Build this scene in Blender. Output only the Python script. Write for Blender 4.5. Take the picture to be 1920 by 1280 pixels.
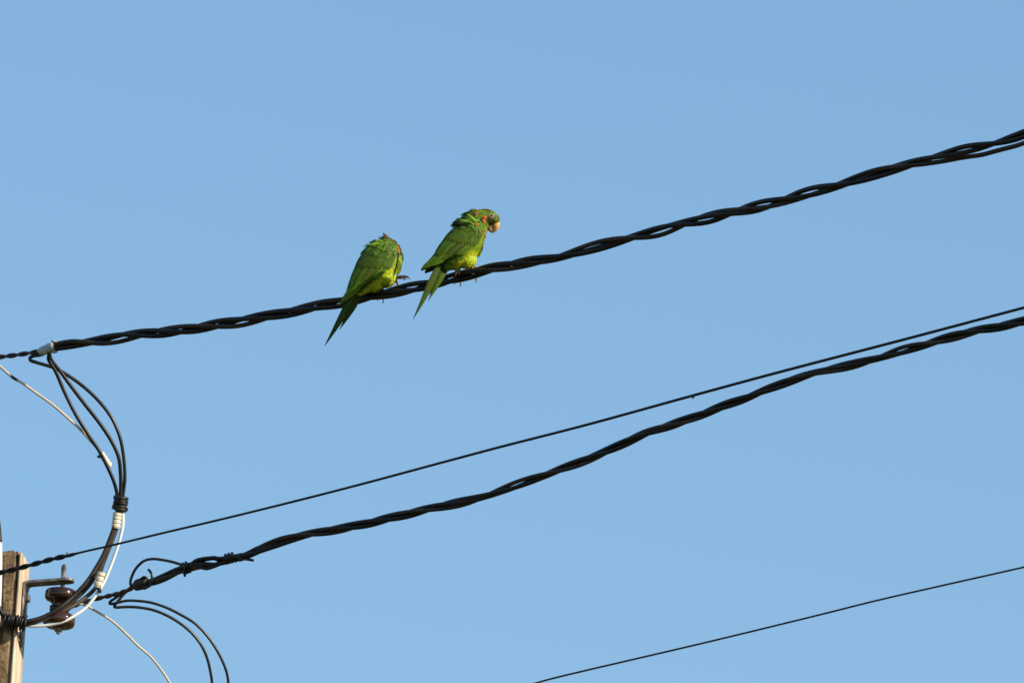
import bpy, bmesh, math, random
import numpy as np
from mathutils import Vector, Matrix
from mathutils.bvhtree import BVHTree

random.seed(7)
for o in list(bpy.data.objects):
    bpy.data.objects.remove(o)
SC = bpy.context.scene
COL = SC.collection

# ------------------------------------------------------------------ camera
ELEV = math.radians(18.0)            # the lens looks up at the wires
CAM = Vector((0, 0, 1.6))
FPX = 24.0 * 850.0                   # focal length in photo pixels (1920 wide)
RT = Vector((1, 0, 0))
FW = Vector((0, math.cos(ELEV), math.sin(ELEV)))
UP = RT.cross(FW)
cd = bpy.data.cameras.new('camera')
cam = bpy.data.objects.new('camera', cd)
COL.objects.link(cam)
cam.location = CAM
cam.rotation_euler = (math.pi / 2 + ELEV, 0, 0)
cd.sensor_width = 36
cd.lens = 36 * FPX / 1920
cd.clip_start = 0.1
cd.clip_end = 20000
cd.dof.use_dof = True
cd.dof.focus_distance = 23.95
cd.dof.aperture_fstop = 13
SC.camera = cam

# ------------------------------------------------------------------ sky and sun
SUN_AZ = math.radians(119)           # clockwise from +Y: behind the camera, to the right
SUN_EL = math.radians(24.5)
world = bpy.data.worlds.new('World')
SC.world = world
world.use_nodes = True
nt = world.node_tree
bg = nt.nodes['Background']
sky = nt.nodes.new('ShaderNodeTexSky')
sky.sky_type = 'NISHITA'
sky.sun_disc = False
sky.sun_elevation = SUN_EL
sky.sun_rotation = SUN_AZ
sky.altitude = 0
sky.air_density = 1.6
sky.dust_density = 0.5
sky.ozone_density = 6.0
nt.links.new(sky.outputs['Color'], bg.inputs['Color'])
bg.inputs['Strength'].default_value = 0.15
sl = bpy.data.lights.new('sun', 'SUN')
sun = bpy.data.objects.new('sun', sl)
COL.objects.link(sun)
sl.energy = 5.0
sl.angle = math.radians(0.53)
sl.color = (1.0, 0.86, 0.66)
TOSUN = Vector((math.sin(SUN_AZ) * math.cos(SUN_EL), math.cos(SUN_AZ) * math.cos(SUN_EL), math.sin(SUN_EL)))
sun.rotation_euler = TOSUN.to_track_quat('Z', 'Y').to_euler()
sun.location = (20, -20, 30)
SC.view_settings.view_transform = 'Standard'
SC.view_settings.look = 'None'
SC.view_settings.exposure = 0.25
SC.view_settings.gamma = 1.0

# ------------------------------------------------------------------ helpers
def P(x, y, dep):
    """a point of the place, seen at photo position x, y, dep metres along the view axis"""
    return CAM + FW * dep + RT * ((x - 960) / FPX * dep) + UP * ((640 - y) / FPX * dep)

def wdep(x):
    """the wires run level and come nearer towards the right"""
    return 24.0 + (850 - x) / 1920 * 1.6

POLE_D = wdep(60)
PXM = POLE_D / FPX
def Q(x, y, w=0):
    return P(x, y, POLE_D - w * PXM)

def tag(o, label=None, cat=None, group=None, kind=None):
    if label: o['label'] = label
    if cat: o['category'] = cat
    if group: o['group'] = group
    if kind: o['kind'] = kind
    return o

def empty(name, loc):
    o = bpy.data.objects.new(name, None)
    COL.objects.link(o)
    o.location = loc
    o.empty_display_size = 0.02
    return o

def mesh_obj(name, verts, faces, mat, parent=None, smooth=True, cols=None, origin=None):
    """world-space verts -> object whose origin is the parent's origin (or its own first point)"""
    org = Vector(origin) if origin is not None else (parent_origin(parent) if parent else Vector(verts[0]))
    me = bpy.data.meshes.new(name)
    me.from_pydata([tuple(Vector(v) - org) for v in verts], [], faces)
    me.update()
    if smooth:
        me.polygons.foreach_set('use_smooth', [True] * len(me.polygons))
    if cols is not None:
        a = me.color_attributes.new('Col', 'FLOAT_COLOR', 'POINT')
        flat = np.ones((len(verts), 4), dtype=np.float32)
        flat[:, :3] = np.array(cols, dtype=np.float32)
        a.data.foreach_set('color', flat.ravel())
    me.materials.append(mat)
    o = bpy.data.objects.new(name, me)
    COL.objects.link(o)
    if parent:
        o.parent = parent
        o.location = org - parent_origin(parent)
    else:
        o.location = org
    return o

def parent_origin(p):
    v = Vector(p.location)
    while p.parent:
        p = p.parent
        v += Vector(p.location)
    return v

def catmull(pts, n=8):
    pts = [np.array(p, dtype=float) for p in pts]
    ext = [2 * pts[0] - pts[1]] + pts + [2 * pts[-1] - pts[-2]]
    out = []
    for i in range(1, len(ext) - 2):
        p0, p1, p2, p3 = ext[i - 1:i + 3]
        # centripetal
        d1 = max(np.linalg.norm(p1 - p0), 1e-9) ** .5
        d2 = max(np.linalg.norm(p2 - p1), 1e-9) ** .5
        d3 = max(np.linalg.norm(p3 - p2), 1e-9) ** .5
        m1 = (p1 - p0) / d1 - (p2 - p0) / (d1 + d2) + (p2 - p1) / d2
        m2 = (p2 - p1) / d2 - (p3 - p1) / (d2 + d3) + (p3 - p2) / d3
        m1, m2 = m1 * d2, m2 * d2
        for k in range(n):
            t = k / n
            out.append((2*t**3-3*t**2+1)*p1 + (t**3-2*t**2+t)*m1 + (-2*t**3+3*t**2)*p2 + (t**3-t**2)*m2)
    out.append(pts[-1])
    return out

def sweep(path, rad, n=10, cap=True, sx=1.0, sy=1.0, ref=None):
    """tube along world points; rad a number or list; returns verts, faces"""
    path = [Vector(p) for p in path]
    m = len(path)
    if not hasattr(rad, '__len__'): rad = [rad] * m
    T = []
    for i in range(m):
        d = path[min(i + 1, m - 1)] - path[max(i - 1, 0)]
        T.append(d.normalized() if d.length > 1e-12 else Vector((1, 0, 0)))
    a = Vector(ref) if ref is not None else (Vector((0, 0, 1)) if abs(T[0].z) < .9 else Vector((1, 0, 0)))
    nrm = (a - T[0] * a.dot(T[0])).normalized()
    V, F = [], []
    for i in range(m):
        if i:
            nrm = (nrm - T[i] * nrm.dot(T[i]))
            nrm.normalize()
        b = T[i].cross(nrm)
        for k in range(n):
            an = 2 * math.pi * k / n
            V.append(path[i] + (nrm * math.cos(an) * sx + b * math.sin(an) * sy) * rad[i])
    for i in range(m - 1):
        for k in range(n):
            k2 = (k + 1) % n
            F.append((i * n + k, i * n + k2, (i + 1) * n + k2, (i + 1) * n + k))
    if cap:
        F.append(tuple(reversed(range(n))))
        F.append(tuple(range((m - 1) * n, m * n)))
    return V, F

def tube(name, pts, r, mat, parent=None, n=10, sub=8, dep=None):
    """pts (x, y, w) around the pole; r in photo pixels"""
    pts = [p if len(p) == 3 else (p[0], p[1], 0) for p in pts]
    c = catmull(pts, sub)
    W = [Q(*p) for p in c]
    V, F = sweep(W, (r * PXM) if not hasattr(r, '__len__') else [q * PXM for q in r], n)
    return mesh_obj(name, V, F, mat, parent)

def merge(parts):
    V, F = [], []
    for v, f in parts:
        o = len(V)
        V += list(v)
        F += [tuple(i + o for i in q) for q in f]
    return V, F

def lathe(profile, org, axis, n=28):
    """profile (r, h) metres about axis from org"""
    axis = Vector(axis).normalized()
    a = axis.cross(Vector((0, 1, 0)) if abs(axis.y) < .9 else Vector((1, 0, 0))).normalized()
    b = axis.cross(a)
    V, F = [], []
    for r, h in profile:
        for k in range(n):
            t = 2 * math.pi * k / n
            V.append(Vector(org) + axis * h + (a * math.cos(t) + b * math.sin(t)) * r)
    for i in range(len(profile) - 1):
        for k in range(n):
            k2 = (k + 1) % n
            F.append((i * n + k, i * n + k2, (i + 1) * n + k2, (i + 1) * n + k))
    F.append(tuple(reversed(range(n))))
    F.append(tuple(range((len(profile) - 1) * n, len(profile) * n)))
    return V, F

def block(o, ex, ey, ez, bev=0.0):
    """box with one corner at o and edge vectors, edges bevelled"""
    o, ex, ey, ez = Vector(o), Vector(ex), Vector(ey), Vector(ez)
    bm = bmesh.new()
    vs = [bm.verts.new(o + ex * i + ey * j + ez * k) for i in (0, 1) for j in (0, 1) for k in (0, 1)]
    for f in ((0,1,3,2),(4,6,7,5),(0,4,5,1),(2,3,7,6),(0,2,6,4),(1,5,7,3)):
        bm.faces.new([vs[i] for i in f])
    bmesh.ops.recalc_face_normals(bm, faces=bm.faces)
    if bev:
        bmesh.ops.bevel(bm, geom=list(bm.edges), offset=bev, segments=2, affect='EDGES')
    V = [v.co.copy() for v in bm.verts]
    bm.verts.index_update()
    F = [tuple(v.index for v in f.verts) for f in bm.faces]
    bm.free()
    return V, F

# ------------------------------------------------------------------ materials
def mat_new(name):
    m = bpy.data.materials.new(name)
    m.use_nodes = True
    n = m.node_tree.nodes
    return m, n, m.node_tree.links, n['Principled BSDF']

def noisy(name, c1, c2, scale, rough=.5, spec=.4, detail=6, bump=0.0, bscale=None, metal=0.0, lo=.35, hi=.65, stretch=None, rough2=None):
    m, n, l, b = mat_new(name)
    tc = n.new('ShaderNodeTexCoord')
    mp = n.new('ShaderNodeMapping')
    l.new(tc.outputs['Object'], mp.inputs['Vector'])
    if stretch: mp.inputs['Scale'].default_value = stretch
    no = n.new('ShaderNodeTexNoise')
    no.inputs['Scale'].default_value = scale
    no.inputs['Detail'].default_value = detail
    l.new(mp.outputs['Vector'], no.inputs['Vector'])
    r = n.new('ShaderNodeValToRGB')
    r.color_ramp.elements[0].position = lo
    r.color_ramp.elements[1].position = hi
    r.color_ramp.elements[0].color = (*c1, 1)
    r.color_ramp.elements[1].color = (*c2, 1)
    l.new(no.outputs['Fac'], r.inputs['Fac'])
    l.new(r.outputs['Color'], b.inputs['Base Color'])
    b.inputs['Roughness'].default_value = rough
    b.inputs['Specular IOR Level'].default_value = spec
    b.inputs['Metallic'].default_value = metal
    if rough2 is not None:
        mr = n.new('ShaderNodeMapRange')
        mr.inputs['To Min'].default_value = rough
        mr.inputs['To Max'].default_value = rough2
        l.new(no.outputs['Fac'], mr.inputs['Value'])
        l.new(mr.outputs['Result'], b.inputs['Roughness'])
    if bump:
        nb = n.new('ShaderNodeTexNoise')
        nb.inputs['Scale'].default_value = bscale or scale * 3
        nb.inputs['Detail'].default_value = 5
        l.new(mp.outputs['Vector'], nb.inputs['Vector'])
        bu = n.new('ShaderNodeBump')
        bu.inputs['Strength'].default_value = bump
        bu.inputs['Distance'].default_value = 0.004
        l.new(nb.outputs['Fac'], bu.inputs['Height'])
        l.new(bu.outputs['Normal'], b.inputs['Normal'])
    return m

M = {}
M['black'] = noisy('black_cable_sheath', (.004, .004, .0042), (.012, .0105, .0095), 14, .36, .3, rough2=.5)
M['brown'] = noisy('weathered_dark_cable', (.014, .011, .009), (.032, .025, .020), 25, .5, .3)
M['strand'] = noisy('brown_strand', (.022, .016, .012), (.050, .037, .029), 18, .55, .22)  # browner and lighter than the black strands
M['grey'] = noisy('grey_cable_sheath', (.010, .0105, .009), (.020, .019, .016), 40, .34, .4)
M['tan'] = noisy('tan_cable_sheath', (.035, .028, .021), (.07, .055, .04), 30, .5, .35)
M['bare'] = noisy('weathered_bare_wire', (.025, .021, .018), (.07, .055, .045), 60, .45, .4, metal=.3)
M['cream'] = noisy('cream_cord', (.50, .42, .32), (.60, .51, .40), 40, .6, .3)
M['white'] = noisy('white_wire_sheath', (.62, .66, .66), (.76, .78, .76), 60, .4, .4)
M['sleeve'] = noisy('cream_plastic_sleeve', (.66, .58, .44), (.80, .72, .56), 70, .5, .4)
M['tape'] = noisy('grey_tape', (.26, .29, .30), (.48, .50, .50), 70, .55, .3, bump=.4, bscale=160)
M['rubber'] = noisy('black_rubber_tape', (.010, .010, .010), (.022, .020, .018), 90, .5, .35, bump=.3, bscale=260)
M['steel'] = noisy('galvanised_steel', (.10, .085, .07), (.26, .25, .23), 38, .6, .35, metal=.4, bump=.15, bscale=200)
M['porcelain'] = noisy('brown_glazed_porcelain', (.028, .009, .005), (.050, .017, .009), 12, .08, .6)
M['stub'] = noisy('dry_plant_stub', (.18, .10, .07), (.36, .22, .17), 200, .8, .2)
M['ground'] = noisy('dry_grass_ground', (.06, .07, .025), (.16, .13, .07), .25, .95, .1)

def post_mat():
    m, n, l, b = mat_new('weathered_post')
    tc = n.new('ShaderNodeTexCoord')
    mp = n.new('ShaderNodeMapping')
    mp.inputs['Scale'].default_value = (1, 1, .12)
    l.new(tc.outputs['Object'], mp.inputs['Vector'])
    grain = n.new('ShaderNodeTexNoise'); grain.inputs['Scale'].default_value = 60; grain.inputs['Detail'].default_value = 8
    l.new(mp.outputs['Vector'], grain.inputs['Vector'])
    speck = n.new('ShaderNodeTexNoise'); speck.inputs['Scale'].default_value = 150; speck.inputs['Detail'].default_value = 6
    l.new(tc.outputs['Object'], speck.inputs['Vector'])
    r1 = n.new('ShaderNodeValToRGB')
    e = r1.color_ramp.elements
    e[0].position = .32; e[0].color = (.095, .066, .036, 1)
    e[1].position = .68; e[1].color = (.40, .28, .15, 1)
    l.new(grain.outputs['Fac'], r1.inputs['Fac'])
    r2 = n.new('ShaderNodeValToRGB')
    r2.color_ramp.elements[0].position = .34; r2.color_ramp.elements[0].color = (.35, .3, .25, 1)
    r2.color_ramp.elements[1].position = .52; r2.color_ramp.elements[1].color = (1, 1, 1, 1)
    l.new(speck.outputs['Fac'], r2.inputs['Fac'])
    mx = n.new('ShaderNodeMix'); mx.data_type = 'RGBA'; mx.blend_type = 'MULTIPLY'
    mx.inputs[0].default_value = .85
    l.new(r1.outputs['Color'], mx.inputs[6]); l.new(r2.outputs['Color'], mx.inputs[7])
    mp2 = n.new('ShaderNodeMapping'); mp2.inputs['Scale'].default_value = (1, 1, .035)
    l.new(tc.outputs['Object'], mp2.inputs['Vector'])
    cr = n.new('ShaderNodeTexNoise'); cr.inputs['Scale'].default_value = 95; cr.inputs['Detail'].default_value = 3
    l.new(mp2.outputs['Vector'], cr.inputs['Vector'])
    r3 = n.new('ShaderNodeValToRGB')
    r3.color_ramp.elements[0].position = .36; r3.color_ramp.elements[0].color = (.14, .12, .10, 1)
    r3.color_ramp.elements[1].position = .43; r3.color_ramp.elements[1].color = (1, 1, 1, 1)
    l.new(cr.outputs['Fac'], r3.inputs['Fac'])
    st = n.new('ShaderNodeTexNoise'); st.inputs['Scale'].default_value = 22; st.inputs['Detail'].default_value = 5
    l.new(tc.outputs['Object'], st.inputs['Vector'])
    r4 = n.new('ShaderNodeValToRGB')
    r4.color_ramp.elements[0].position = .38; r4.color_ramp.elements[0].color = (.55, .50, .46, 1)
    r4.color_ramp.elements[1].position = .62; r4.color_ramp.elements[1].color = (1.1, 1.05, 1.0, 1)
    l.new(st.outputs['Fac'], r4.inputs['Fac'])
    m2 = n.new('ShaderNodeMix'); m2.data_type = 'RGBA'; m2.blend_type = 'MULTIPLY'; m2.inputs[0].default_value = 1
    l.new(mx.outputs[2], m2.inputs[6]); l.new(r3.outputs['Color'], m2.inputs[7])
    m3 = n.new('ShaderNodeMix'); m3.data_type = 'RGBA'; m3.blend_type = 'MULTIPLY'; m3.inputs[0].default_value = 1
    l.new(m2.outputs[2], m3.inputs[6]); l.new(r4.outputs['Color'], m3.inputs[7])
    l.new(m3.outputs[2], b.inputs['Base Color'])
    b.inputs['Roughness'].default_value = .85
    bu = n.new('ShaderNodeBump'); bu.inputs['Strength'].default_value = .5; bu.inputs['Distance'].default_value = .004
    l.new(speck.outputs['Fac'], bu.inputs['Height']); l.new(bu.outputs['Normal'], b.inputs['Normal'])
    return m
M['post'] = post_mat()
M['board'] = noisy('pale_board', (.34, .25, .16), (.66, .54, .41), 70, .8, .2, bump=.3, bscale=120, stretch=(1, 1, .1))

def feather_mat(name, rough=.5):
    m, n, l, b = mat_new(name)
    a = n.new('ShaderNodeAttribute'); a.attribute_name = 'Col'
    tc = n.new('ShaderNodeTexCoord')
    no = n.new('ShaderNodeTexNoise'); no.inputs['Scale'].default_value = 420; no.inputs['Detail'].default_value = 3
    l.new(tc.outputs['Object'], no.inputs['Vector'])
    mr = n.new('ShaderNodeMapRange')
    mr.inputs['To Min'].default_value = .72; mr.inputs['To Max'].default_value = 1.28
    l.new(no.outputs['Fac'], mr.inputs['Value'])
    mx = n.new('ShaderNodeMix'); mx.data_type = 'RGBA'; mx.blend_type = 'MULTIPLY'; mx.inputs[0].default_value = 1
    l.new(a.outputs['Color'], mx.inputs[6]); l.new(mr.outputs['Result'], mx.inputs[7])
    l.new(mx.outputs[2], b.inputs['Base Color'])
    b.inputs['Roughness'].default_value = rough
    b.inputs['Specular IOR Level'].default_value = .16
    return m
M['feather'] = feather_mat('feather', .5)
M['skin'] = noisy('pink_foot_skin', (.22, .12, .085), (.42, .25, .18), 500, .6, .3, bump=.4, bscale=900)
M['skin_dark'] = noisy('dusky_foot_skin', (.05, .032, .025), (.12, .075, .055), 500, .6, .3, bump=.4, bscale=900)
M['claw'] = noisy('dark_claw', (.035, .022, .018), (.07, .045, .035), 300, .4, .4)
M['beak'] = noisy('pale_horn_beak', (.66, .32, .09), (.82, .50, .21), 90, .42, .4, bump=.2, bscale=500)
M['beak_dark'] = noisy('dusky_lower_beak', (.16, .10, .06), (.40, .25, .12), 200, .5, .3)
M['ring'] = noisy('bare_eye_skin', (.46, .38, .25), (.62, .54, .38), 500, .6, .3)
M['eye'] = noisy('dark_eye', (.012, .006, .005), (.03, .012, .008), 300, .06, .6)

# ------------------------------------------------------------------ ground
g = mesh_obj('ground', [(-4000, -4000, 0), (4000, -4000, 0), (4000, 4000, 0), (-4000, 4000, 0)], [(0, 1, 2, 3)], M['ground'], None, False, origin=(0, 0, 0))
tag(g, 'dry grassy ground under the wires', None, None, 'structure')

# ------------------------------------------------------------------ post, board, bracket, insulator
LEAN = math.radians(3.2)
FH = Vector((0, 1, 0))
TH = math.radians(12.5)
N2 = RT * math.cos(TH) - FH * math.sin(TH)       # right face
N1 = -FH * math.cos(TH) - RT * math.sin(TH)      # front face
AX = (Vector((0, 0, 1)) * math.cos(LEAN) + RT * math.sin(LEAN)).normalized()   # up the post
K = Q(35.5, 1030.5, 20)                            # front right corner at the top
HT = (K.z + 0.3) / AX.z
def build_post():
    root = empty('wooden_post', K - AX * (K.z / AX.z))
    tag(root, 'weathered brown wooden post carrying the bracket and insulator', 'post')
    # rough post body: ring sections with an uneven rounded outline
    w, d = 70 * PXM, 60 * PXM
    prof = []
    rr = 9 * PXM
    for cx, cy, a0 in ((-rr, -rr, 0), (-w + rr, -rr, 90), (-w + rr, -d + rr, 180), (-rr, -d + rr, 270)):
        for k in range(5):
            a = math.radians(a0 + k * 22.5)
            prof.append((cx + rr * math.cos(a), cy + rr * math.sin(a)))
    hs = [0, -.004, -.012] + [-.03 * k for k in range(1, 40)] + [-1.2 - .5 * k for k in range(0, 16)]
    hs = [h for h in hs if -h < HT] + [-HT]
    V, F = [], []
    n = len(prof)
    rnd = random.Random(3)
    for i, h in enumerate(hs):
        ins = (.006, .0015, 0)[i] if i < 3 else 0
        for (px, py) in prof:
            j = .0012 if i > 1 else .0
            cx, cy = px + w / 2, py + d / 2
            k = 1 - ins / (w / 2)
            V.append(K + AX * (h + (rnd.uniform(-.003, .003) if i < 2 else 0)) + N2 * (cx * k - w / 2 + rnd.uniform(-j, j)) + N1 * (cy * k - d / 2 + rnd.uniform(-j, j)))
    for i in range(len(hs) - 1):
        for k in range(n):
            k2 = (k + 1) % n
            F.append((i * n + k, i * n + k2, (i + 1) * n + k2, (i + 1) * n + k)[::-1])
    F.append(tuple(range(n)))
    F.append(tuple(reversed(range((len(hs) - 1) * n, len(hs) * n))))
    mesh_obj('post_body', V, F, M['post'], root)
    # pale board nailed to the right face with a dark joint
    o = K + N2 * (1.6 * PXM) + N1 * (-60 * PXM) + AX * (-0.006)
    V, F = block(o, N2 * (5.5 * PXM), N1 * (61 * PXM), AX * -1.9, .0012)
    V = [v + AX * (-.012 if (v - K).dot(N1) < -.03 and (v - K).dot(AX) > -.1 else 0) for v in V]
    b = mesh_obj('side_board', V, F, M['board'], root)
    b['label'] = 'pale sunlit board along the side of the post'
    for (x, y) in ((14, 1112), (16, 1134), (9, 1150)):
        c = Q(x, y, 21)
        a = -N1
        V, F = lathe([(.0022, -.004), (.0026, -.0015), (.0012, 0), (.0002, .0004)], K + N1 * .0005 + (c - K) - N1 * (c - K).dot(N1), N1, 8)
        mesh_obj('nail_head', V, F, M['rubber'], root)
    return root
post = build_post()

BO = K + N2 * (7.3 * PXM) + N1 * (-30 * PXM)        # on the board's face, middle of its depth
def bpt(along, out, depth):
    """bracket frame: along the post (px, down), out from the board (px), towards the camera (px)"""
    return BO - AX * (along * PXM) + N2 * (out * PXM) + N1 * (depth * PXM)

def build_bracket():
    root = empty('insulator_bracket', bpt(60, 0, 0))
    tag(root, 'galvanised steel angle bracket bolted to the side of the post', 'bracket')
    hw = 15
    V, F = block(bpt(58, .4, -hw), AX * (-78 * PXM), N2 * (4 * PXM), N1 * (2 * hw * PXM), .0009)
    mesh_obj('wall_plate', V, F, M['steel'], root)
    # arm with rounded end and bend
    path = [bpt(70, 2.6, 0), bpt(63, 3.2, 0), bpt(59.6, 5.5, 0), bpt(58.4, 10, 0), bpt(58, 18, 0), bpt(57.4, 84, 0)]
    V, F = [], []
    W = [hw, hw, hw, hw, hw, hw]
    path += [bpt(57.3, 90, 0), bpt(57.3, 93.5, 0), bpt(57.3, 95, 0)]
    W += [13.2, 9.5, 4]
    for i, p in enumerate(path):
        d = (path[min(i + 1, len(path) - 1)] - path[max(i - 1, 0)]).normalized()
        up = N1.cross(d).normalized()
        if up.dot(AX) < 0 and i > 2: up = -up
        if i <= 2 and up.dot(N2) > 0: up = -up
        for (sx, sy) in ((-1, 1), (1, 1), (1, -1), (-1, -1)):
            V.append(p + N1 * (sx * W[i] * PXM) + up * (sy * 2.4 * PXM))
    for i in range(len(path) - 1):
        for k in range(4):
            k2 = (k + 1) % 4
            F.append((i * 4 + k, i * 4 + k2, (i + 1) * 4 + k2, (i + 1) * 4 + k))
    F.append((3, 2, 1, 0)); e = (len(path) - 1) * 4; F.append((e, e + 1, e + 2, e + 3))
    mesh_obj('arm', V, F, M['steel'], root, False)
    # lower strap down the board
    V, F = block(bpt(136.5, .4, -10), AX * (-44 * PXM), N2 * (2.6 * PXM), N1 * (20 * PXM), .0008)
    mesh_obj('strap', V, F, M['steel'], root)
    # bolt heads on the plate
    for al in (88,):
        V, F = lathe([(.0125, 0), (.0125, .0018), (.0095, .002), (.0095, .008), (.008, .0098), (.003, .0105)], bpt(al, 4.4, 2), N2, 6 if al > 90 else 12)
        mesh_obj('bolt', V, F, M['steel'], root, False)
    # pin through the arm
    V, F = lathe([(3.9 * PXM, 0), (3.9 * PXM, 44 * PXM)], bpt(92, 74, 0), AX, 14)
    V2, F2 = [], []
    p0 = bpt(50, 74, 0)
    fl = []
    for i, (h, wd, th) in enumerate(((0, 4.0, 3.9), (6, 4.6, 3.2), (16, 5.2, 2.4), (22, 4.8, 2.2), (25, 3.2, 2.0), (26, 1.2, 1.4))):
        for k in range(12):
            t = 2 * math.pi * k / 12
            fl.append(p0 + AX * (h * PXM) + N2 * (math.cos(t) * wd * PXM) + N1 * (math.sin(t) * th * PXM))
    ff = []
    for i in range(5):
        for k in range(12):
            k2 = (k + 1) % 12
            ff.append((i * 12 + k, i * 12 + k2, (i + 1) * 12 + k2, (i + 1) * 12 + k))
    ff.append(tuple(range(60, 72)))
    V, F = merge([(V, F), (fl, ff)])
    mesh_obj('pin', V, F, M['steel'], root)
    return root
build_bracket()

SP = bpt(74, 72, 0)                                 # top of the spool
def build_insulator():
    root = empty('spool_insulator', SP - AX * (78 * PXM))
    tag(root, 'glossy dark brown porcelain spool insulator hanging under the bracket', 'insulator')
    pr = [(6, 0), (20, .4), (26, 2.5), (28.3, 6), (28.6, 15), (27.4, 19.5), (23, 22.5), (17.5, 25.5), (14.6, 30), (14, 36), (15, 42), (18.5, 46.5), (24, 49.5), (28, 53), (28.8, 60), (28.4, 67), (26, 71.5), (20, 74), (6, 74.5)]
    V, F = lathe([(r * 1.06 * PXM, h * PXM) for r, h in pr], SP, -AX, 48)
    mesh_obj('porcelain_spool', V, F, M['porcelain'], root)
    V, F = merge([lathe([(9.5 * PXM, 75 * PXM), (9.5 * PXM, 77 * PXM)], SP, -AX, 18),
                  lathe([(7 * PXM, 77 * PXM), (7 * PXM, 82 * PXM), (4 * PXM, 82.4 * PXM), (4 * PXM, 86 * PXM), (2.5 * PXM, 87 * PXM)], SP, -AX, 6)])
    mesh_obj('nut', V, F, M['steel'], root, False)
    # tie loops round the neck
    A = N2; B = N1
    parts = []
    for k, (h, r) in enumerate(((33, 17.0), (38.5, 17.2))):
        ring = []
        for i in range(31):
            t = 2 * math.pi * i / 30
            ring.append(SP - AX * ((h + 1.5 * math.sin(t)) * PXM) + (A * math.cos(t) + B * math.sin(t)) * (r * PXM))
        parts.append(sweep(ring, 2.7 * PXM, 8, False))
    V, F = merge(parts)
    mesh_obj('neck_tie', V, F, M['bare'], root)
    return root
build_insulator()
NECK = SP - AX * (36 * PXM)

# ------------------------------------------------------------------ twisted bundles
def line(tbl):
    xs = [p[0] for p in tbl]; ys = [p[1] for p in tbl]
    c = catmull([(p[0], p[1], 0) for p in tbl], 10)
    cx = np.array([q[0] for q in c]); cy = np.array([q[1] for q in c])
    return lambda x: float(np.interp(x, cx, cy))

def helix_strands(name, yc, x0, x1, step, pitch, rads, hel, phase, mats, root, dz=0.0, labels=None, extra=None, wob=1.3, seed=1):
    rnd = random.Random(seed)
    f1, f2, f3 = rnd.uniform(0, 6), rnd.uniform(0, 6), rnd.uniform(0, 6)
    xs = np.arange(x0, x1 + .1, step)
    for k in range(len(rads)):
        pts = []
        for x in xs:
            d = wdep(x) + dz
            s = d / FPX
            ph = 2 * math.pi * (x / pitch) + phase + math.radians((0, 98, 212)[k])
            ph += wob * (.35 * math.sin(x / 83 + f1 + k) + .28 * math.sin(x / 141 + f2 + 2 * k))
            h = hel(x) * (1 + .16 * wob * math.sin(x / 61 + f3 + 2.1 * k))
            u, w = h * math.cos(ph), h * math.sin(ph)
            ex = extra(k, x) if extra else (0, 0)
            u = u * (1 - ex[0]) + ex[1] * ex[0]
            c = P(x, yc(x), d)
            sl = Vector((0, 0, 1))
            pts.append(c + UP * (u * s) - FW * (w * s))
        V, F = sweep(pts, [rads[k] * (wdep(x) + dz) / FPX for x in xs], 10)
        mesh_obj(name, V, F, mats[k], root)

up_tbl = [(90,652),(130,647),(180,642),(250,630),(330,619),(400,608),(450,602),(520,588),(600,572),(640,566),(700,555),(760,543),(830,528),(900,510),(960,498),(1030,483),(1100,465),(1160,452),(1220,437),(1300,416),(1360,400),(1440,383),(1500,367),(1560,350),(1630,330),(1700,313),(1760,297),(1820,277),(1880,260),(1920,250),(2050,216),(2400,130),(3200,-40),(5200,-480)]
YUP = line(up_tbl)
U0 = P(90, 652, wdep(90))
upper = empty('twisted_cable', U0)
tag(upper, 'thick black twisted overhead cable on which the two parakeets perch', 'cable', 'twisted overhead cables')
def up_extra(k, x):
    if k == 2 and x > 1740:
        t = min((x - 1740) / 110, 1) * (1 if x < 1900 else max(0, 1 - (x - 1900) / 120))
        t = t * t * (3 - 2 * t)
        return (t, -20)
    return (0, 0)
helix_strands('strand', YUP, 92, 5200, 7, 255, (4.9, 4.8, 4.5), lambda x: 6.9 if x > 140 else 3.6 + 3.4 * max(0, (x - 92) / 48), .35, (M['black'], M['black'], M['strand']), upper, 0, extra=up_extra, seed=4)
# bare neutral going on to the left
xs = np.arange(-900, 93, 4)
yn = line([(-900, 742), (-400, 704), (-100, 678), (0, 669), (40, 664), (80, 657), (95, 653)])
for k in range(2):
    pts = []
    for x in xs:
        d = wdep(x); s = d / FPX
        ph = 2 * math.pi * x / 44 + k * math.pi
        pts.append(P(x, yn(x), d) + UP * (2.5 * s * math.cos(ph)) - FW * (2.5 * s * math.sin(ph)))
    V, F = sweep(pts, 2.6 * wdep(0) / FPX, 8)
    mesh_obj('bare_neutral', V, F, M['bare'], upper)
# grey tape wrap with flaps
def build_tape():
    rnd = random.Random(5)
    a, b = Vector(Q(74, 659, 10)), Vector(Q(103, 650, 30))
    path = [a.lerp(b, t) for t in np.linspace(0, 1, 9)]
    rad = [6.2, 7.4, 8.0, 8.4, 8.9, 9.2, 9.8, 9.9, 9.6]
    V, F = sweep(path, [r * PXM * rnd.uniform(.96, 1.05) for r in rad], 18, True)
    V = [v + Vector((rnd.uniform(-1, 1), rnd.uniform(-1, 1), rnd.uniform(-1, 1))) * .0010 for v in V]
    t = mesh_obj('tape_wrap', V, F, M['tape'], upper)
    for (p, q, r) in (((97, 640, 29), (107, 642, 31), 5), ((100, 661, 31), (108, 660, 34), 4.5)):
        pa, pb = Q(*p), Q(*q)
        V, F = sweep([pa, pa.lerp(pb, .5) + UP * .001, pb], [r * PXM, r * .9 * PXM, r * .5 * PXM], 8, True, .35, 1)
        mesh_obj('tape_end', V, F, M['tape'], t)
build_tape()

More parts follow.
